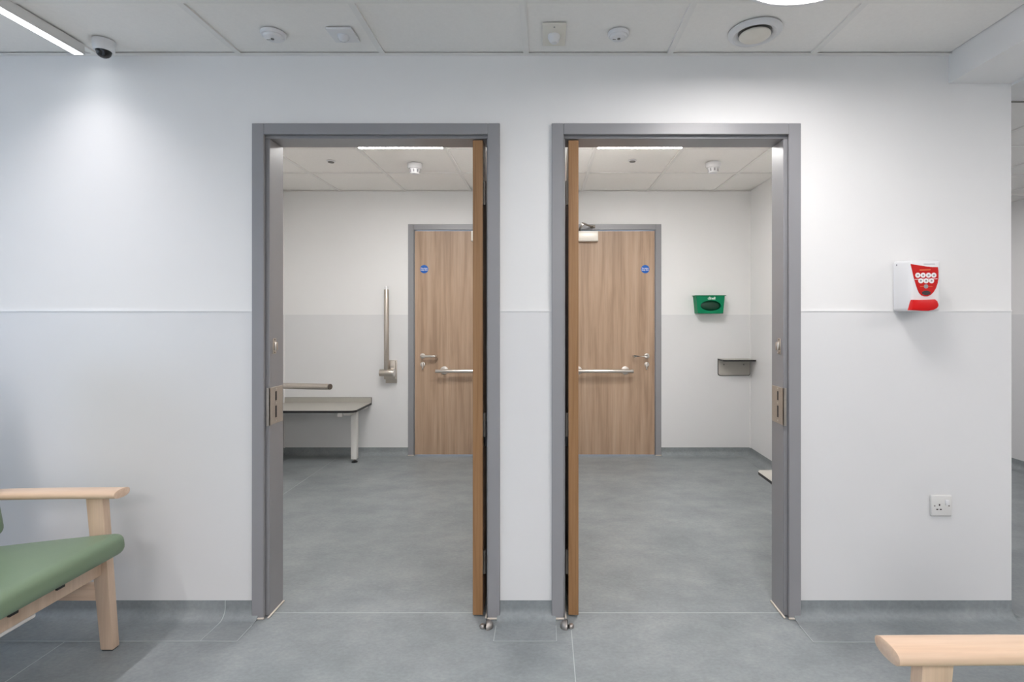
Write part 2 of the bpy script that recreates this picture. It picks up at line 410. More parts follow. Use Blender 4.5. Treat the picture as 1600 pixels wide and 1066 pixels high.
# ------------------------------------------------------------------ door frames of the two openings
def frame(name, a, b, hinge, label):
    """outer edges a..b; hinge = 'r' or 'l' tells which side the open leaf is"""
    t = struct(empty(name, ((a+b)/2, 0, 0)), label, 'door frame')
    cx = (a+b)/2; a -= cx; b -= cx
    aw = .050; y0 = -.014; steps = (.0145, .0065) if hinge == 'r' else (.0065, .0145)   # hinge side reveals less
    # architraves
    MB().box(a, a+aw, y0, 0, .004, FTOP, .0015, 1).build('architrave', 'grey_paint', t)
    MB().box(b-aw, b, y0, 0, .004, FTOP, .0015, 1).build('architrave', 'grey_paint', t)
    MB().box(a+aw, b-aw, y0, 0, FTOP-.046, FTOP, .0015, 1).build('architrave', 'grey_paint', t)
    # lining, set back behind the architrave so a shadow step shows
    d0, d1 = .006, .120; zt = FTOP-.046-.012
    for s, e, step in ((a, 1, steps[0]), (b, -1, steps[1])):
        x0 = s+e*.0125; x1 = s+e*(aw+step)
        MB().box(min(x0, x1), max(x0, x1), d0, d1, .004, zt, .002, 1).build('jamb', 'grey_paint', t)
    MB().box(a+.0125, b-.0125, d0, d1, zt, FTOP-.0125, .002, 1).build('head', 'grey_paint', t)
    # mastic at the feet
    for s, e, step in ((a, 1, steps[0]), (b, -1, steps[1])):
        x0 = s-e*.004; x1 = s+e*(aw+.002)
        MB().box(min(x0, x1), max(x0, x1), y0-.006, y0+.004, .0012, .0075, .002, 1).build('sealant_bead', 'sealant', t)
        x0 = s+e*(aw+step-.002); x1 = s+e*(aw+step+.006)
        MB().box(min(x0, x1), max(x0, x1), y0+.002, d1+.004, .0012, .0075, .002, 1).build('sealant_bead', 'sealant', t)
    # lock side: strike plate with two slots, roller catch above
    e = 1 if hinge == 'r' else -1
    xf = (a if e == 1 else b)+e*(aw+.0145)
    def bx(u0, u1, y0_, y1_, z0, z1, bev=0):
        return MB().box(min(xf+e*u0, xf+e*u1), max(xf+e*u0, xf+e*u1), y0_, y1_, z0, z1, bev, 2)
    q = bx(0, .0022, -.004, .112, .806, .964, .001)
    q.box(min(xf-e*.008, xf+e*.0022), max(xf-e*.008, xf+e*.0022), -.004, .0058, .806, .964)
    sp = q.build('strike_plate', 'steel', t, smooth=False); sp['label'] = 'satin steel strike plate with two slots'
    for z0, z1 in ((.905, .944), (.832, .882)): bx(.0021, .0027, .048, .060, z0, z1).build('slot', 'black', sp, smooth=False)
    for z in (.955, .893, .818):
        MB().cyl((xf+e*.0018, .054, z), (xf+e*.0034, .054, z), .0042, n=12).build('screw', 'chrome', sp)
    rc = bx(0, .002, .030, .058, 1.106, 1.172, .001).build('roller_catch', 'steel', t, smooth=False)
    MB().cyl((xf+e*.006, .044, 1.121), (xf+e*.006, .044, 1.156), .0095, n=20, bev=.002).build('roller', 'steel', rc)
    for z in (1.112, 1.166): MB().cyl((xf+e*.0015, .044, z), (xf+e*.0032, .044, z), .0035, n=10).build('screw', 'dark_metal', rc)
    return t
frame('trim_3', *FR[0], 'r', 'grey painted frame of the left doorway')
frame('trim_4', *FR[1], 'l', 'grey painted frame of the right doorway')

def lever(parent, x, y, z, e, ny, m='chrome'):
    """lever handle on a face normal to y (ny = outward sign); lever points to e*x"""
    h = MB().cyl((x, y, z), (x, y+ny*.009, z), .024, n=28, bev=.002).build('handle_rose', m, parent)
    MB().tube([(x, y+ny*.008, z), (x, y+ny*.046, z), (x+e*.006, y+ny*.052, z), (x+e*.118, y+ny*.052, z), (x+e*.124, y+ny*.046, z), (x+e*.124, y+ny*.024, z)], .0110).build('lever', m, h)
    k = MB().cyl((x, y, z-.078), (x, y+ny*.008, z-.078), .022, n=28, bev=.002).build('lock_rose', m, parent)
    MB().box(x-.006+e*.004, x+.006+e*.004, min(y+ny*.007, y+ny*.03), max(y+ny*.007, y+ny*.03), z-.124, z-.066, .004).build('thumb_turn', m, k)

# open leaves of the two doorways: thickness in x, running back into the room
def open_leaf(name, x0, x1, side, label):
    """side = +1: party wall is on +x side of the leaf"""
    t = struct(empty(name, ((x0+x1)/2, .004, .008)), label, 'door')
    hx = (x1-x0)/2; H = 2.000
    MB().box(-hx, hx, .007, .923, 0, H).build('leaf', 'oak_laminate', t, smooth=False)
    MB().box(-hx, hx, 0, .007, 0, H, .0015, 1).build('edge_lipping', 'oak_edge', t)['label'] = 'warm brown solid lipping on the door edge'
    MB().box(-hx, hx, .923, .930, 0, H, .0015, 1).build('edge_lipping', 'oak_edge', t)
    for z in (.22, .80, 1.78):
        q = MB().box(min(side*hx, side*(hx+.002)), max(side*hx, side*(hx+.002)), .002, .034, z-.05, z+.05)
        q.cyl((side*(hx+.0065), .012, z-.05), (side*(hx+.0065), .012, z+.05), .0062, n=14)
        q.build('hinge', 'dark_metal', t)
    q = MB().box(min(side*hx, side*(hx+.012)), max(side*hx, side*(hx+.012)), .040, .10, .70, .80, .002); q.build('pivot_box', 'black', t)
    # handles near the free edge, one on each face
    for s in (-1, 1):
        h = MB().cyl((s*hx, .86, .92), (s*(hx+.008), .86, .92), .024, n=24).build('handle_rose', 'chrome', t)
        MB().tube([(s*(hx+.008), .86, .92), (s*(hx+.032), .86, .92), (s*(hx+.036), .852, .92), (s*(hx+.036), .75, .92)], .0085).build('lever', 'chrome', h)
    return t
open_leaf('door_1', -.3055, -.2630, 1, 'oak door standing open into the left room, seen edge on')
open_leaf('door_2', .0975, .1400, -1, 'oak door standing open into the right room, seen edge on')

# ------------------------------------------------------------------ back doors
def back_frame(name, a, b, label):
    t = struct(empty(name, ((a+b)/2, RB, 0)), label, 'door frame'); cx = (a+b)/2; a -= cx; b -= cx
    aw = .052; y0 = -.012
    MB().box(a, a+aw, y0, 0, .004, BTOP, .0015, 1).build('architrave', 'grey_paint', t)
    MB().box(b-aw, b, y0, 0, .004, BTOP, .0015, 1).build('architrave', 'grey_paint', t)
    MB().box(a+aw, b-aw, y0, 0, BTOP-aw, BTOP, .0015, 1).build('architrave', 'grey_paint', t)
    MB().box(a+.0105, a+aw+.004, .003, .099, .004, BTOP-aw-.004).build('jamb', 'grey_paint', t)
    MB().box(b-aw-.004, b-.0105, .003, .099, .004, BTOP-aw-.004).build('jamb', 'grey_paint', t)
    MB().box(a+.0105, b-.0105, .003, .099, BTOP-aw-.004, BTOP-.0105).build('head', 'grey_paint', t)
    for s, e in ((a, 1), (b, -1)):
        x0 = s-e*.006; x1 = s+e*(aw+.002)
        MB().box(min(x0, x1), max(x0, x1), y0-.008, y0+.004, .0012, .0085, .002, 1).build('sealant_bead', 'sealant', t)
    return t
back_frame('trim_5', *BD[0], 'grey painted frame of the back door in the left room')
back_frame('trim_6', *BD[1], 'grey painted frame of the back door in the right room')
def back_door(name, a, b, hs, label):
    """hs = +1: hinges on the +x side (handle on -x side)"""
    x0, x1 = a+.0595, b-.0595
    t = struct(empty(name, ((x0+x1)/2, RB-.003, .008)), label, 'door'); hx = (x1-x0)/2; H = 2.042
    MB().box(-hx, hx, 0, .044, 0, H, .001, 1).build('leaf', 'oak_laminate', t)
    e = hs   # lever points towards hinges
    xh = -e*(hx-.073)
    lever(t, xh, 0, .902, e, -1)
    # horizontal pull rail
    xa = -e*(hx-.205); xb = xa+e*.56; z = .770
    r = MB().cyl((xa, -.075, z), (xb, -.075, z), .0165, n=24, bev=.003).build('pull_rail', 'chrome', t)
    for xx in (xa+e*.065, xb-e*.065):
        q = MB().cyl((xx, 0, z), (xx, -.008, z), .037, n=28, bev=.002); q.cyl((xx, -.006, z), (xx, -.066, z), .011, n=16); q.build('rail_flange', 'chrome', r)
    # round sign
    xs = -e*(hx-.086); sg = MB().cyl((xs, -.0002, 1.694), (xs, -.0018, 1.694), .038, n=40).build('door_sign', 'blue_sign', t)
    sg['label'] = 'round blue door sign with white lettering'
    text('lettering', 'Fire door\nkeep shut', .0165, 'white_print', sg, Matrix.Translation((xs, -.0022, 1.694)) @ FACE_CAM, .0003)
    # overhead closer
    cb = e*.0; xk0 = -e*(hx-.52); xk1 = xk0+e*.26
    c = MB().box(min(xk0, xk1), max(xk0, xk1), -.050, -.0005, H-.098, H-.006, .004).build('closer_body', 'closer', t)
    ax = xk0+e*.165
    MB().cyl((ax, -.026, H-.008), (ax, -.026, H+.022), .010, n=16).build('closer_spindle', 'dark_metal', c)
    q = MB().tube([(ax, -.026, H+.018), (ax-e*.012, -.200, H+.026)], .0095, 10); q.build('closer_arm', 'arm_metal', c)
    q = MB().tube([(ax-e*.012, -.200, H+.036), (ax-e*.118, -.022, H+.036)], .0085, 10); q.build('closer_arm', 'arm_metal', c)
    MB().box(ax-e*.118-.022, ax-e*.118+.022, -.032, -.0092, H+.026, H+.050, .002).build('arm_shoe', 'dark_metal', c)
    return t
back_door('door_3', *BD[0], 1, 'closed oak back door of the left room with blue sign')
back_door('door_4', *BD[1], -1, 'closed oak back door of the right room with blue sign')

# ------------------------------------------------------------------ lamps
# long recessed strip
t = tag(empty('strip_light', (-1.880, 0, CEIL)), 'long white linear strip light on the ceiling at upper left', 'light')
L0, L1 = -4.6, -.088
q = MB(); q.box(-.023, .023, L0, L1, -.034, -.0012, .001, 1); q.box(-.023, -.018, L0, L1, -.040, -.034); q.box(.018, .023, L0, L1, -.040, -.034)
q.build('housing', 'white_metal', t, smooth=False)
MB().box(-.018, .018, L0+.002, L1-.002, -.0405, -.034).build('diffuser', 'led_strip', t, smooth=False)
ld = bpy.data.lights.new('strip_glow', 'AREA'); ld.shape = 'RECTANGLE'; ld.size = .034; ld.size_y = (L1-.075)-L0; ld.energy = STRIP_W; ld.color = (1, .955, .975); ld.spread = math.radians(122)
lo = bpy.data.objects.new('strip_glow', ld); COL.objects.link(lo); lo.parent = t; lo.location = (0, (L0+L1-.075)/2, -.0415)
# round lamp
t = tag(empty('round_light', (.795, -.700, CEIL)), 'round white ceiling lamp cut off by the top edge', 'light')
R0 = .25
MB().lathe([(0, -.0015), (R0-.012, -.0015), (R0, -.012), (R0+.002, -.05), (R0-.006, -.066), (R0-.022, -.070), (R0-.026, -.064), (R0-.028, -.05), (0, -.05)], 64).build('rim', 'white_plastic', t)
MB().lathe([(0, -.0505), (R0-.0285, -.0505), (R0-.0285, -.054), (R0-.06, -.058), (0, -.060)], 64).build('diffuser', 'led_disc', t)
def panel(name, x, y, z, em, label, group=None):
    t = tag(empty(name, (x, y, z)), label, 'light', group)
    q = MB(); h = .296; f = .010
    q.box(-h, h, -h, -h+f, -.002, .018); q.box(-h, h, h-f, h, -.002, .018); q.box(-h, -h+f, -h+f, h-f, -.002, .018); q.box(h-f, h, -h+f, h-f, -.002, .018)
    q.build('panel_frame', 'white_metal', t, smooth=False)
    MB().box(-h+f, h-f, -h+f, h-f, .000, .012).build('diffuser', em, t, smooth=False)
panel('panel_light', -.98, 1.073, RCEIL-.0005, 'led_warm', 'bright square ceiling panel light in the left room')
panel('panel_light', .64, 1.073, RCEIL-.0005, 'led_warm', 'bright square ceiling panel light in the right room')
for i, (x, y) in enumerate(((-.98, -3.678), (.82, -3.078), (.22, -4.278))):
    panel('panel_light', x, y, CEIL-.020, 'fill_rear', ['added square fill panel behind the viewer, middle', 'added square fill panel behind the viewer, right', 'added square fill panel farthest behind the viewer'][i], 'added fill panels of the waiting area')
panel('panel_light', 2.95, -1.7, SOFZ-.032, 'fill_side', 'unseen square fill panel added right of the soffit')
panel('panel_light', 2.74, 1.678, 2.212, 'fill_corridor', 'unseen square fill panel added in the corridor behind the wall end')
panel('panel_light', 2.74, 4.078, 2.212, 'fill_corridor', 'unseen square fill panel added deep in the corridor')

# ------------------------------------------------------------------ ceiling devices
ZC = CEIL+.002
t = tag(empty('dome_camera', (-1.760, -.112, ZC)), 'white turret security camera with black lens next to the strip light', 'camera')
MB().lathe([(0, 0), (.050, 0), (.050, -.012), (.0465, -.046), (.041, -.056), (0, -.056)], 40).build('housing', 'white_plastic', t)
b = MB().lathe([(0, .034), (.020, .029), (.031, .016), (.035, 0), (.031, -.016), (.024, -.0255), (.014, -.032), (0, -.034)], 32, Matrix.Translation((.002, -.004, -.056))).build('eyeball', 'black', t)
MB().lathe([(0, 0), (.015, 0), (.017, .004), (.011, .005), (0, .003)], 24, Matrix.Translation((.012, -.026, -.070)) @ Matrix.Rotation(math.radians(118), 4, 'X')).build('lens', 'dark_glass', b)
t = bpy.data.objects['dome_camera']; t.scale = (.76, .76, .76)
def disc_detector(x, y, r, label):
    t = tag(empty('smoke_detector', (x, y, ZC)), label, 'detector', 'flat detectors on the waiting area ceiling')
    MB().lathe([(0, 0), (r, 0), (r, -.006), (r*.92, -.012), (r*.80, -.013), (r*.72, -.020), (r*.5, -.024), (0, -.025)], 40).build('body', 'white_plastic', t)
    MB().cyl((0, -r*.15, -.0235), (0, -r*.15, -.027), .006, n=14).build('indicator', 'dull_grey', t)
    MB().box(-r*.55, -r*.25, -r*.05, r*.05, -.0236, -.0246).build('vent_slot', 'dull_grey', t, smooth=False)
disc_detector(-1.055, -.168, .046, 'flat round white detector left of the square emergency light')
disc_detector(.284, -.170, .041, 'flat round white detector right of the cream sensor plate')
t = tag(empty('emergency_light', (-.785, -.165, ZC)), 'square white emergency light with clear bulging lens', 'light')
MB().box(-.049, .049, -.049, .049, -.009, 0, .002).build('plate', 'white_plastic', t)
MB().lathe([(.022, -.008), (.022, -.012), (.020, -.020), (.013, -.027), (0, -.030)], 32).build('lens', 'lens', t)
t = tag(empty('motion_sensor', (.034, -.165, ZC)), 'cream square sensor plate with white lens and two screws', 'sensor')
MB().box(-.045, .045, -.080, .080, -.007, 0, .002).build('plate', 'cream_plastic', t)
MB().lathe([(.024, -.006), (.024, -.016), (.019, -.028), (.012, -.036), (0, -.038)], 28).build('lens', 'white_plastic', t)
for y in (-.060, .060): MB().cyl((0, y, -.006), (0, y, -.0082), .0035, n=12).build('screw', 'dull_grey', t)
t = tag(empty('air_valve', (.808, -.180, ZC)), 'round white air valve with raised centre disc near the round lamp', 'vent')
MB().lathe([(.066, .0), (.107, 0), (.108, -.005), (.100, -.013), (.086, -.017), (.074, -.010), (.066, 0)], 56).build('ring', 'white_plastic', t)
MB().cyl((0, 0, -.0005), (0, 0, -.0015), .072, n=48).build('throat', 'dull_grey', t)
MB().lathe([(0, -.002), (.030, -.002), (.062, -.013), (.063, -.019), (.058, -.023), (0, -.026)], 56).build('centre_disc', 'cream_plastic', t)
t.scale = (.92, .92, .92)
ZR = RCEIL+.002
def room_detector(x, y, label):
    t = tag(empty('smoke_detector', (x, y, ZR)), label, 'detector', 'detectors on the room ceilings')
    MB().lathe([(0, 0), (.056, 0), (.056, -.006), (.052, -.030), (.048, -.036), (0, -.036)], 36).build('base', 'white_plastic', t)
    MB().lathe([(.036, -.036), (.038, -.048), (.034, -.066), (.028, -.074), (0, -.076)], 32).build('sensor_head', 'white_plastic', t)
    for k in range(8):
        a = k*PI/4
        MB().box(.030, .0385, -.004, .004, -.064, -.044, M=Matrix.Rotation(a, 4, 'Z')).build('vent_slot', 'grey_print', t, smooth=False)
room_detector(-.980, 1.730, 'white cylindrical detector on the ceiling of the left room')
room_detector(1.252, 1.700, 'white cylindrical detector on the ceiling of the right room')
for x, y, l in ((-1.580, 1.655, 'small grey flush cover plate on the left room ceiling'), (.640, 1.640, 'small grey flush cover plate on the right room ceiling')):
    t = tag(empty('cover_plate', (x, y, ZR)), l, 'cover plate', 'flush plates on the room ceilings')
    MB().lathe([(0, 0), (.031, 0), (.031, -.003), (.026, -.006), (0, -.006)], 32).build('plate', 'white_plastic', t)
    MB().lathe([(0, -.0055), (.022, -.0055), (.021, -.011), (0, -.012)], 28).build('cap', 'dull_grey', t)

# ------------------------------------------------------------------ front wall fittings
# soap dispenser
t = tag(empty('sanitizer_dispenser', (1.511, -.0025, 1.282)), 'white wall dispenser with red printed panel and red push lever', 'dispenser')
q = MB(); q.box(-.056, .068, -.112, 0, .004, .216, .014, 4)
# taper: front narrower towards the bottom
for v in q.bm.verts:
    if v.co.y < -.05: v.co.z -= .006 if v.co.z > .1 else 0
q.build('body', 'white_plastic', t)
K = .000263; cxp = 643
def P(px, py): return ((px-cxp)*K+.004, (945-py)*K+.001)
yf = -.1125
def plate(name, pts, m, d0, d1, par):
    return MB().prism([P(*p) for p in pts], d0, d1, Matrix.Translation((0, yf, 0)) @ FACE_CAM).build(name, m, par, smooth=False)
pts = [(412, 218), (520, 234), (640, 254), (740, 264), (824, 264), (832, 330), (832, 430), (820, 505), (795, 580), (760, 640), (715, 685), (665, 708), (620, 708), (575, 690), (540, 655), (515, 600), (488, 520), (460, 420), (435, 310)]
pn = plate('printed_panel', pts, 'red_print', 0, .0016, t)
for x, y in ((518, 388), (598, 388), (680, 388), (760, 388), (563, 472), (643, 472), (725, 472)):
    c = plate('symbol_disc', [(x+39*math.cos(a*PI/10), y+39*math.sin(a*PI/10)) for a in range(20)], 'white_print', .0010, .0022, pn)
    plate('symbol', [(x+16*math.cos(a*PI/4), y+14*math.sin(a*PI/4)) for a in range(8)], 'grey_print', .0018, .0026, c)
plate('divider_line', [(470, 446), (815, 437), (815, 445), (470, 454)], 'white_print', .0010, .0019, pn)
plate('heading_line', [(545, 302), (710, 296), (710, 312), (545, 318)], 'orange_print', .0010, .0020, pn)
plate('rule', [(555, 552), (612, 552), (612, 560), (555, 560)], 'orange_print', .0010, .0020, pn)
plate('rule', [(676, 552), (740, 552), (740, 560), (676, 560)], 'orange_print', .0010, .0020, pn)
plate('emblem', [(643+33*math.cos(a*PI/8), 556+33*math.sin(a*PI/8)) for a in range(16)], 'grey_print', .0010, .0020, pn)
plate('viewing_window', [(645+66*math.cos(a*PI/10), 655+34*math.sin(a*PI/10)) for a in range(20)], 'dark_print', .0010, .0024, pn)
plate('top_line', [(610, 213), (780, 213), (780, 222), (610, 222)], 'grey_print', 0, .0008, t)
lv = [(430, 760), (520, 762), (640, 758), (752, 752), (786, 780), (803, 825), (803, 856), (780, 888), (730, 914), (650, 928), (560, 926), (470, 920), (388, 918), (404, 876)]
MB().prism([P(*p) for p in lv], -.012, .014, Matrix.Translation((0, yf, 0)) @ FACE_CAM, bev=.004).build('push_lever', 'red_plastic', t)
MB().cyl((-.0562, -.030, .196), (-.0566, -.030, .196), .004, n=12).build('lock', 'grey_print', t)
# socket
t = tag(empty('wall_socket', (1.657, -.0025, .474)), 'white single switched wall socket below the dispenser', 'socket')
MB().box(-.044, .044, -.010, 0, -.044, .044, .005, 3).build('face_plate', 'socket_plastic', t)
MB().box(.013, .030, -.0145, -.009, .003, .026, .003).build('rocker_switch', 'white_plastic', t)
MB().box(-.0125, -.0070, -.0104, -.0095, .0000, .0080).build('pin_hole', 'dark_print', t, smooth=False)
for x in (-.0190, -.0045): MB().box(x-.0040, x+.0040, -.0104, -.0095, -.0172, -.0125).build('pin_hole', 'dark_print', t, smooth=False)
for x in (-.0300, .0300): MB().cyl((x, -.0095, 0), (x, -.0106, 0), .0030, n=12).build('screw_cap', 'dull_grey', t)

# floor stops
def stop(x, y, e, label):
    t = tag(empty('door_stop', (x, y, 0)), label, 'door stop', 'half-dome stops at the foot of the doors')
    q = MB(); q.lathe([(0, .001), (.025, .001), (.025, .006), (.0235, .014), (.018, .022), (.009, .0265), (0, .0275)], 32)
    geom = q.bm.verts[:]+q.bm.edges[:]+q.bm.faces[:]
    r = bmesh.ops.bisect_plane(q.bm, geom=geom, plane_co=(e*.002, 0, 0), plane_no=(e, 0, 0), clear_outer=True)
    bmesh.ops.holes_fill(q.bm, edges=[g for g in r['geom_cut'] if isinstance(g, bmesh.types.BMEdge)])
    q.build('dome', 'stop_metal', t)
    MB().box(min(e*.002, e*.0055), max(e*.002, e*.0055), -.018, .018, .001, .021, .001).build('buffer', 'rubber', t)
    MB().lathe([(0, .001), (.0125, .001), (.0125, .008), (.009, .013), (0, .015)], 24, Matrix.Translation((e*.018, -.002, 0))).build('fixing', 'stop_metal', t)
stop(-.2365, -.068, -1, 'small half-dome floor stop beside the left open door')
stop(.0865, -.068, 1, 'small half-dome floor stop beside the right open door')

# ------------------------------------------------------------------ left room fittings
def slab(x0, x1, y0, y1, zt, th, corners, par, name='top', bevr=.05):
    """laminate board with black core edge; corners = set of rounded corners ('00','10','01','11')"""
    def outline(ins):
        pts = []
        for key, cx, cy, a0 in (('00', x0, y0, PI), ('10', x1, y0, 1.5*PI), ('11', x1, y1, 0), ('01', x0, y1, .5*PI)):
            sx = 1 if key[0] == '0' else -1; sy = 1 if key[1] == '0' else -1
            if key in corners:
                ox, oy = cx+sx*bevr, cy+sy*bevr; r = bevr-ins
                for i in range(9):
                    a = a0+PI*.5*i/8; pts.append((ox+r*math.cos(a), oy+r*math.sin(a)))
            else: pts.append((cx+sx*ins, cy+sy*ins))
        return pts
    c = MB().prism(outline(0), zt-th, zt-.0008).build(name, 'black', par)
    MB().prism(outline(.0008), zt-.0010, zt).build('laminate_face', 'laminate', c, smooth=False)
    MB().prism(outline(.0008), zt-th-.0004, zt-th+.0002).build('laminate_face', 'laminate', c, smooth=False)
    return c
t = tag(empty('bench', (LX, RB, 0)), 'grey laminate bench with black edge and white leg in the left room', 'bench')
slab(.003, .800, -.425, -.003, .484, .019, {'10'}, t, 'bench_top', .055)
u = MB().box(.012, .800, -.016, -.003, .484, .530).build('upstand', 'laminate', t, smooth=False)
MB().box(.012, .801, -.0165, -.003, .530, .5315).build('edge_band', 'dark_metal', u, smooth=False)
MB().box(.8, .8015, -.0165, -.003, .484, .5315).build('edge_band', 'dark_metal', u, smooth=False)
MB().box(.700, .750, -.250, -.200, .030, .4645, .004).build('leg', 'white_metal', t)
f = MB().cyl((.725, -.225, .012), (.725, -.225, .032), .009, n=14).build('foot', 'dark_metal', t)
MB().lathe([(0, .002), (.026, .002), (.026, .007), (.016, .014), (0, .015)], 24, Matrix.Translation((.725, -.225, 0))).build('foot_pad', 'black', f)
MB().box(.660, .745, -.380, -.020, .434, .4648, .006).build('cross_bar', 'white_metal', t)
MB().box(.640, .685, -.400, -.360, .424, .4648, .010, 3).build('bracket', 'white_metal', t)
MB().box(.735, .775, -.110, -.018, .436, .4648, .006).build('bracket', 'white_metal', t)

t = tag(empty('grab_rail', (-1.415, RB-.0025, 0)), 'satin steel fold-up grab rail standing upright beside the back door', 'grab rail', 'fold-down grab rails')
MB().box(-.040, .062, -.010, 0, .662, .872, .002).build('wall_plate', 'steel', t)
MB().box(-.045, .058, -.048, -.008, .700, .868, .006).build('hinge_block', 'steel', t)
MB().cyl((-.072, -.078, .764), (.050, -.078, .764), .032, n=32, bev=.003).build('hinge_barrel', 'steel', t)
MB().cyl((.050, -.078, .764), (.060, -.078, .764), .034, n=32, bev=.002).build('end_cap', 'chrome', t)
MB().cyl((-.012, -.078, .770), (-.012, -.078, 1.512), .0215, n=28, bev=.002).build('rail_tube', 'steel', t)
MB().lathe([(0, 1.510), (.0185, 1.510), (.0185, 1.528), (.014, 1.540), (0, 1.545)], 24, Matrix.Translation((-.012, -.078, 0))).build('tip', 'white_plastic', t)
t = tag(empty('grab_rail', (LX+.0025, 1.95, 0)), 'satin steel grab rail folded down level above the bench', 'grab rail', 'fold-down grab rails')
MB().box(0, .010, -.055, .055, .60, .82, .002).build('wall_plate', 'steel', t)
MB().cyl((.05, -.06, .722), (.05, .06, .722), .030, n=28, bev=.003).build('hinge_barrel', 'steel', t)
MB().box(.008, .055, -.04, .04, .69, .755, .005).build('hinge_block', 'steel', t)
MB().cyl((.05, 0, .722), (.765, -.235, .742), .0225, n=28, bev=.003).build('rail_tube', 'steel', t)
d = Vector((.715, -.235, .020)).normalized(); e0 = Vector((.765, -.235, .742))
MB().cyl(e0-d*.0005, e0+d*.012, .0215, n=28, bev=.003).build('end_cap', 'dark_metal', t)

# ------------------------------------------------------------------ right room fittings
t = tag(empty('wipe_dispenser', (1.477, RB-.0025, 1.296)), 'green wall box for wipes with oval opening on the back wall', 'dispenser')
H = .158; wt_, wb = .128, .113; dp = .100
def gx(z, s): return s*(wb+(wt_-wb)*z/H)
q = MB(); bm = q.bm
N = 40; zc, ra, rb_ = .070, .092, .046; cxo = .004
outer = []; inner = []; deep = []
for i in range(N):
    a = 2*PI*i/N; c, s_ = math.cos(a), math.sin(a)
    inner.append(bm.verts.new((cxo+ra*c, -dp, zc+rb_*s_))); deep.append(bm.verts.new((cxo+ra*c*.97, -dp+.030, zc+rb_*s_*.97)))
    # outer boundary: cast ray to the trapezoid
    best = 9
    for zz, hit in ((0, s_ < 0), (H, s_ > 0)):
        if hit: best = min(best, (zz-zc)/s_)
    for sg in (-1, 1):
        k = (wt_-wb)/H; den = c-sg*k*s_
        if sg*den > 1e-6:
            tt = (sg*(wb+k*zc)-cxo)/den
            if tt > 0: best = min(best, tt)
    outer.append(bm.verts.new((cxo+best*c, -dp, zc+best*s_)))
for i in range(N):
    j = (i+1) % N
    bm.faces.new((outer[i], outer[j], inner[j], inner[i])); bm.faces.new((inner[i], inner[j], deep[j], deep[i]))
bm.faces.new(deep)
q.build('front', 'green_plastic', t)
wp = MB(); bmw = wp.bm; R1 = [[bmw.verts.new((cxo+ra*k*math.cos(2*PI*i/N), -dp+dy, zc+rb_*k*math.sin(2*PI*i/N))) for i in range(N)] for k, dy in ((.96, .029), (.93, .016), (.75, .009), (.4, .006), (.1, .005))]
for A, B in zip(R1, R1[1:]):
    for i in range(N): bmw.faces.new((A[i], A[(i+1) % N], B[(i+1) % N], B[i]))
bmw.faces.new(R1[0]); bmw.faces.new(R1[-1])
wp.build('recess_shade', 'shade_green', t)  # dark green insert, its colour stands in for shade inside the opening
q = MB(); bm = q.bm
def wallq(p): bm.faces.new([bm.verts.new(v) for v in p])
for s_ in (-1, 1):
    x0b, x0t = gx(0, s_), gx(H, s_)
    wallq([(x0b, 0, 0), (x0t, 0, H), (x0t, -dp, H), (x0b, -dp, 0)])
wallq([(gx(0, -1), 0, 0), (gx(0, 1), 0, 0), (gx(0, 1), -dp, 0), (gx(0, -1), -dp, 0)])
wallq([(gx(0, -1), -.001, 0), (gx(0, 1), -.001, 0), (gx(H, 1), -.001, H), (gx(H, -1), -.001, H)])
q.build('shell', 'green_plastic', t, smooth=False)
MB().box(-wt_-.010, wt_+.010, -dp-.008, 0, H, H+.006, .002).build('lid', 'green_plastic', t)
text('lettering', 'clinell', .034, 'mint_print', t, Matrix.Translation((.010, -dp-.0005, .136)) @ FACE_CAM, .0005, .92)
t = tag(empty('wall_shelf', (1.722, RB-.0025, 0)), 'small grey laminate wall shelf with black edge in the room corner', 'shelf')
slab(-.148, .146, -.160, 0, .886, .014, {'00', '10'}, t, 'shelf_board', .022)
q = MB(); c = []
for i in range(7):
    a = PI+PI*.5*i/6; c.append((-.128+.020*math.cos(a), .750+.020*math.sin(a)))
for i in range(7):
    a = 1.5*PI+PI*.5*i/6; c.append((.128+.018*math.cos(a), .750+.020*math.sin(a)))
pl = [(-.148, .871)]+c+[(.146, .871)]
MB().prism(pl, .0, .011, FACE_CAM).build('back_board', 'black', t, smooth=False)
MB().prism([(x*.975, .872+(z-.872)*.965) for x, z in pl], .0105, .012, FACE_CAM).build('laminate_face', 'laminate', t, smooth=False)
for x in (-.095, .085): MB().cyl((x, -.0115, .832), (x, -.0145, .832), .007, n=16).build('screw_cap', 'dull_grey', t)
t = tag(empty('bench', (RX, WT, 0)), 'pale bench corner with black edge behind the right door jamb', 'bench')
slab(-.772, -.003, .003, .437, .462, .014, {'01'}, t, 'bench_top', .04)
MB().box(-.72, -.68, .20, .24, .030, .447, .004).build('leg', 'white_metal', t)
f = MB().cyl((-.70, .22, .012), (-.70, .22, .032), .009, n=14).build('foot', 'dark_metal', t)
MB().lathe([(0, .002), (.026, .002), (.026, .007), (.016, .014), (0, .015)], 24, Matrix.Translation((-.70, .22, 0))).build('foot_pad', 'black', f)
MB().box(-.72, -.66, .01, .36, .418, .4475, .006).build('cross_bar', 'white_metal', t)

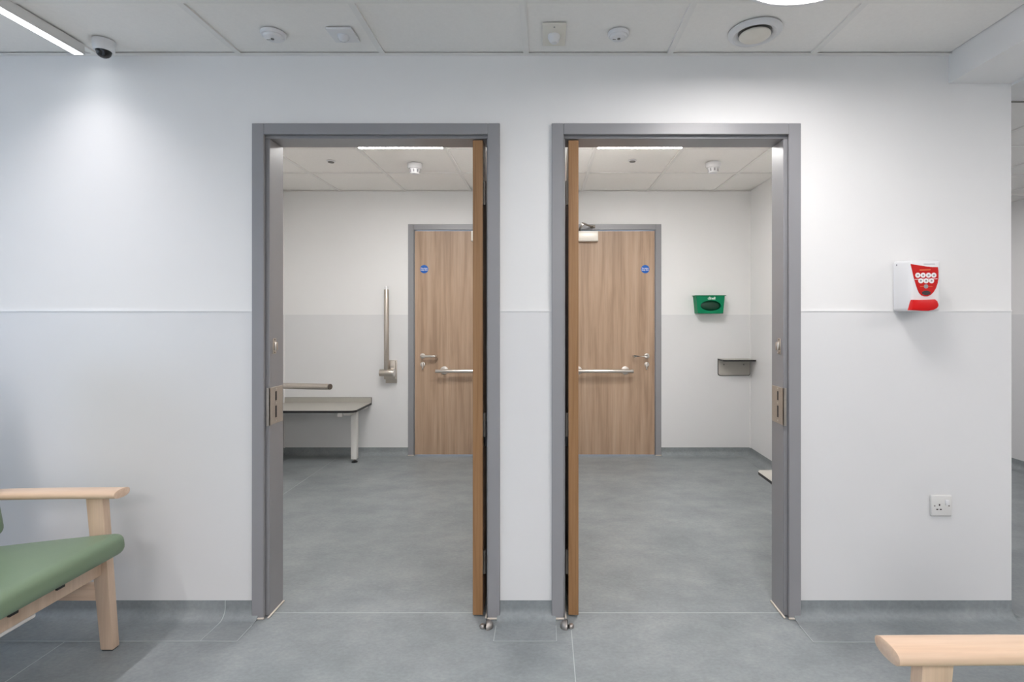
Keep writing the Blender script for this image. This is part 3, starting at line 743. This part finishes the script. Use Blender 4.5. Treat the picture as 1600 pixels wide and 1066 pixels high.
# ------------------------------------------------------------------ armchairs (local: faces +x, origin on the floor under the arm tips, centred between the arms)
def chair(loc, rz, label):
    t = tag(empty('armchair', loc, rz), label, 'chair', 'wooden armchairs with green seats')
    AY = .287
    for s in (-1, 1):
        # oval arm
        q = MB(); n = 28; R = []
        stations = [(-.62, 1, -.012), (-.45, 1, -.006), (-.25, 1, -.002), (0.0, 1, 0), (.0, .86, 0)]
        for x, k, dz in stations:
            ring = []
            for i in range(n):
                a = 2*PI*i/n; c, sn = math.cos(a), math.sin(a)
                ring.append(q.bm.verts.new((x+(.0015 if k < 1 else 0), s*AY+.0375*k*math.copysign(abs(c)**.8, c), .5935+dz+.0170*k*math.copysign(abs(sn)**.8, sn))))
            R.append(ring)
        for A, B in zip(R, R[1:]):
            for i in range(n): q.bm.faces.new((A[i], A[(i+1) % n], B[(i+1) % n], B[i]))
        q.bm.faces.new(R[0]); q.bm.faces.new(R[-1])
        q.build('arm', 'beech', t)
        # front leg: leans back, tapers
        def leg(x0b, x1b, x0t, x1t, zt, zb=.004):
            q = MB(); y0, y1 = s*AY-.016, s*AY+.016
            V = [q.bm.verts.new(p) for p in ((x0b, y0, zb), (x1b, y0, zb), (x1b, y1, zb), (x0b, y1, zb), (x0t, y0, zt), (x1t, y0, zt), (x1t, y1, zt), (x0t, y1, zt))]
            for f in ((0, 1, 2, 3), (4, 5, 6, 7), (0, 1, 5, 4), (1, 2, 6, 5), (2, 3, 7, 6), (3, 0, 4, 7)): q.bm.faces.new([V[i] for i in f])
            bmesh.ops.recalc_face_normals(q.bm, faces=q.bm.faces)
            bmesh.ops.bevel(q.bm, geom=list(q.bm.edges), offset=.003, segments=2, affect='EDGES', profile=.5)
            l = q.build('leg', 'beech_up', t)
            MB().box(x0b+.004, x1b-.004, y0+.004, y1-.004, 0, .006).build('glide', 'black', l, smooth=False)
        leg(-.070, -.022, -.126, -.062, .580)
        leg(-.640, -.590, -.590, -.530, .572)
        MB().box(-.575, -.050, s*AY-.011, s*AY+.011, .187, .250, .003).build('side_rail', 'beech', t)
    MB().box(-.094, -.066, -AY+.012, AY-.012, .286, .352, .004).build('front_rail', 'beech_up', t)
    MB().box(-.570, -.545, -AY+.012, AY-.012, .250, .316, .004).build('back_rail', 'beech_up', t)
    # under-seat pan
    q = MB().box(-.530, -.075, -.21, .03, .268, .284, .006, 3); q.build('seat_pan', 'white_metal', t)
    # seat cushion: rounded slab tilted back
    q = MB(); n = 8
    T = bmesh.new(); bmesh.ops.create_cube(T, size=1)
    for v in T.verts: v.co = Vector((v.co.x*.530, v.co.y*.510, v.co.z*.078))
    bmesh.ops.bevel(T, geom=list(T.edges), offset=.030, segments=5, affect='EDGES', profile=.5)
    bmesh.ops.subdivide_edges(T, edges=[e for e in T.edges if e.calc_length() > .2], cuts=6, use_grid_fill=True)
    for v in T.verts:   # slight crown on top
        if v.co.z > .03: v.co.z += .010*(1-(v.co.x/.265)**2)*(1-(v.co.y/.255)**2)
    M = Matrix.Translation((.052-.265, 0, .396)) @ Matrix.Rotation(math.radians(-6.3), 4, 'Y')
    q._merge(T, M); q.build('seat', 'green_vinyl', t)
    for y in (.10, -.06): MB().box(-.0665, -.058, y-.014, y+.014, .326, .350).build('seat_clip', 'black', t, smooth=False)
    # backrest cushion
    q = MB(); T = bmesh.new(); bmesh.ops.create_cube(T, size=1)
    for v in T.verts: v.co = Vector((v.co.x*.085, v.co.y*.515, v.co.z*.66))
    bmesh.ops.bevel(T, geom=list(T.edges), offset=.034, segments=5, affect='EDGES', profile=.5)
    M = Matrix.Translation((-.498, 0, .77)) @ Matrix.Rotation(math.radians(-11), 4, 'Y')
    q._merge(T, M); q.build('backrest', 'green_vinyl', t)
    for s in (-1, 1): MB().box(-.012, .012, -.02, .02, -.30, .30, .003, M=Matrix.Translation((-.547, s*.2, .76)) @ Matrix.Rotation(math.radians(-11), 4, 'Y')).build('back_upright', 'beech_up', t)
    return t
chair((-1.612, -.492, 0), 0, 'wooden armchair with green vinyl seat by the left wall section')
chair((.692, -1.432, 0), PI+math.radians(1.3), 'wooden armchair in the right foreground, only its arm showing')
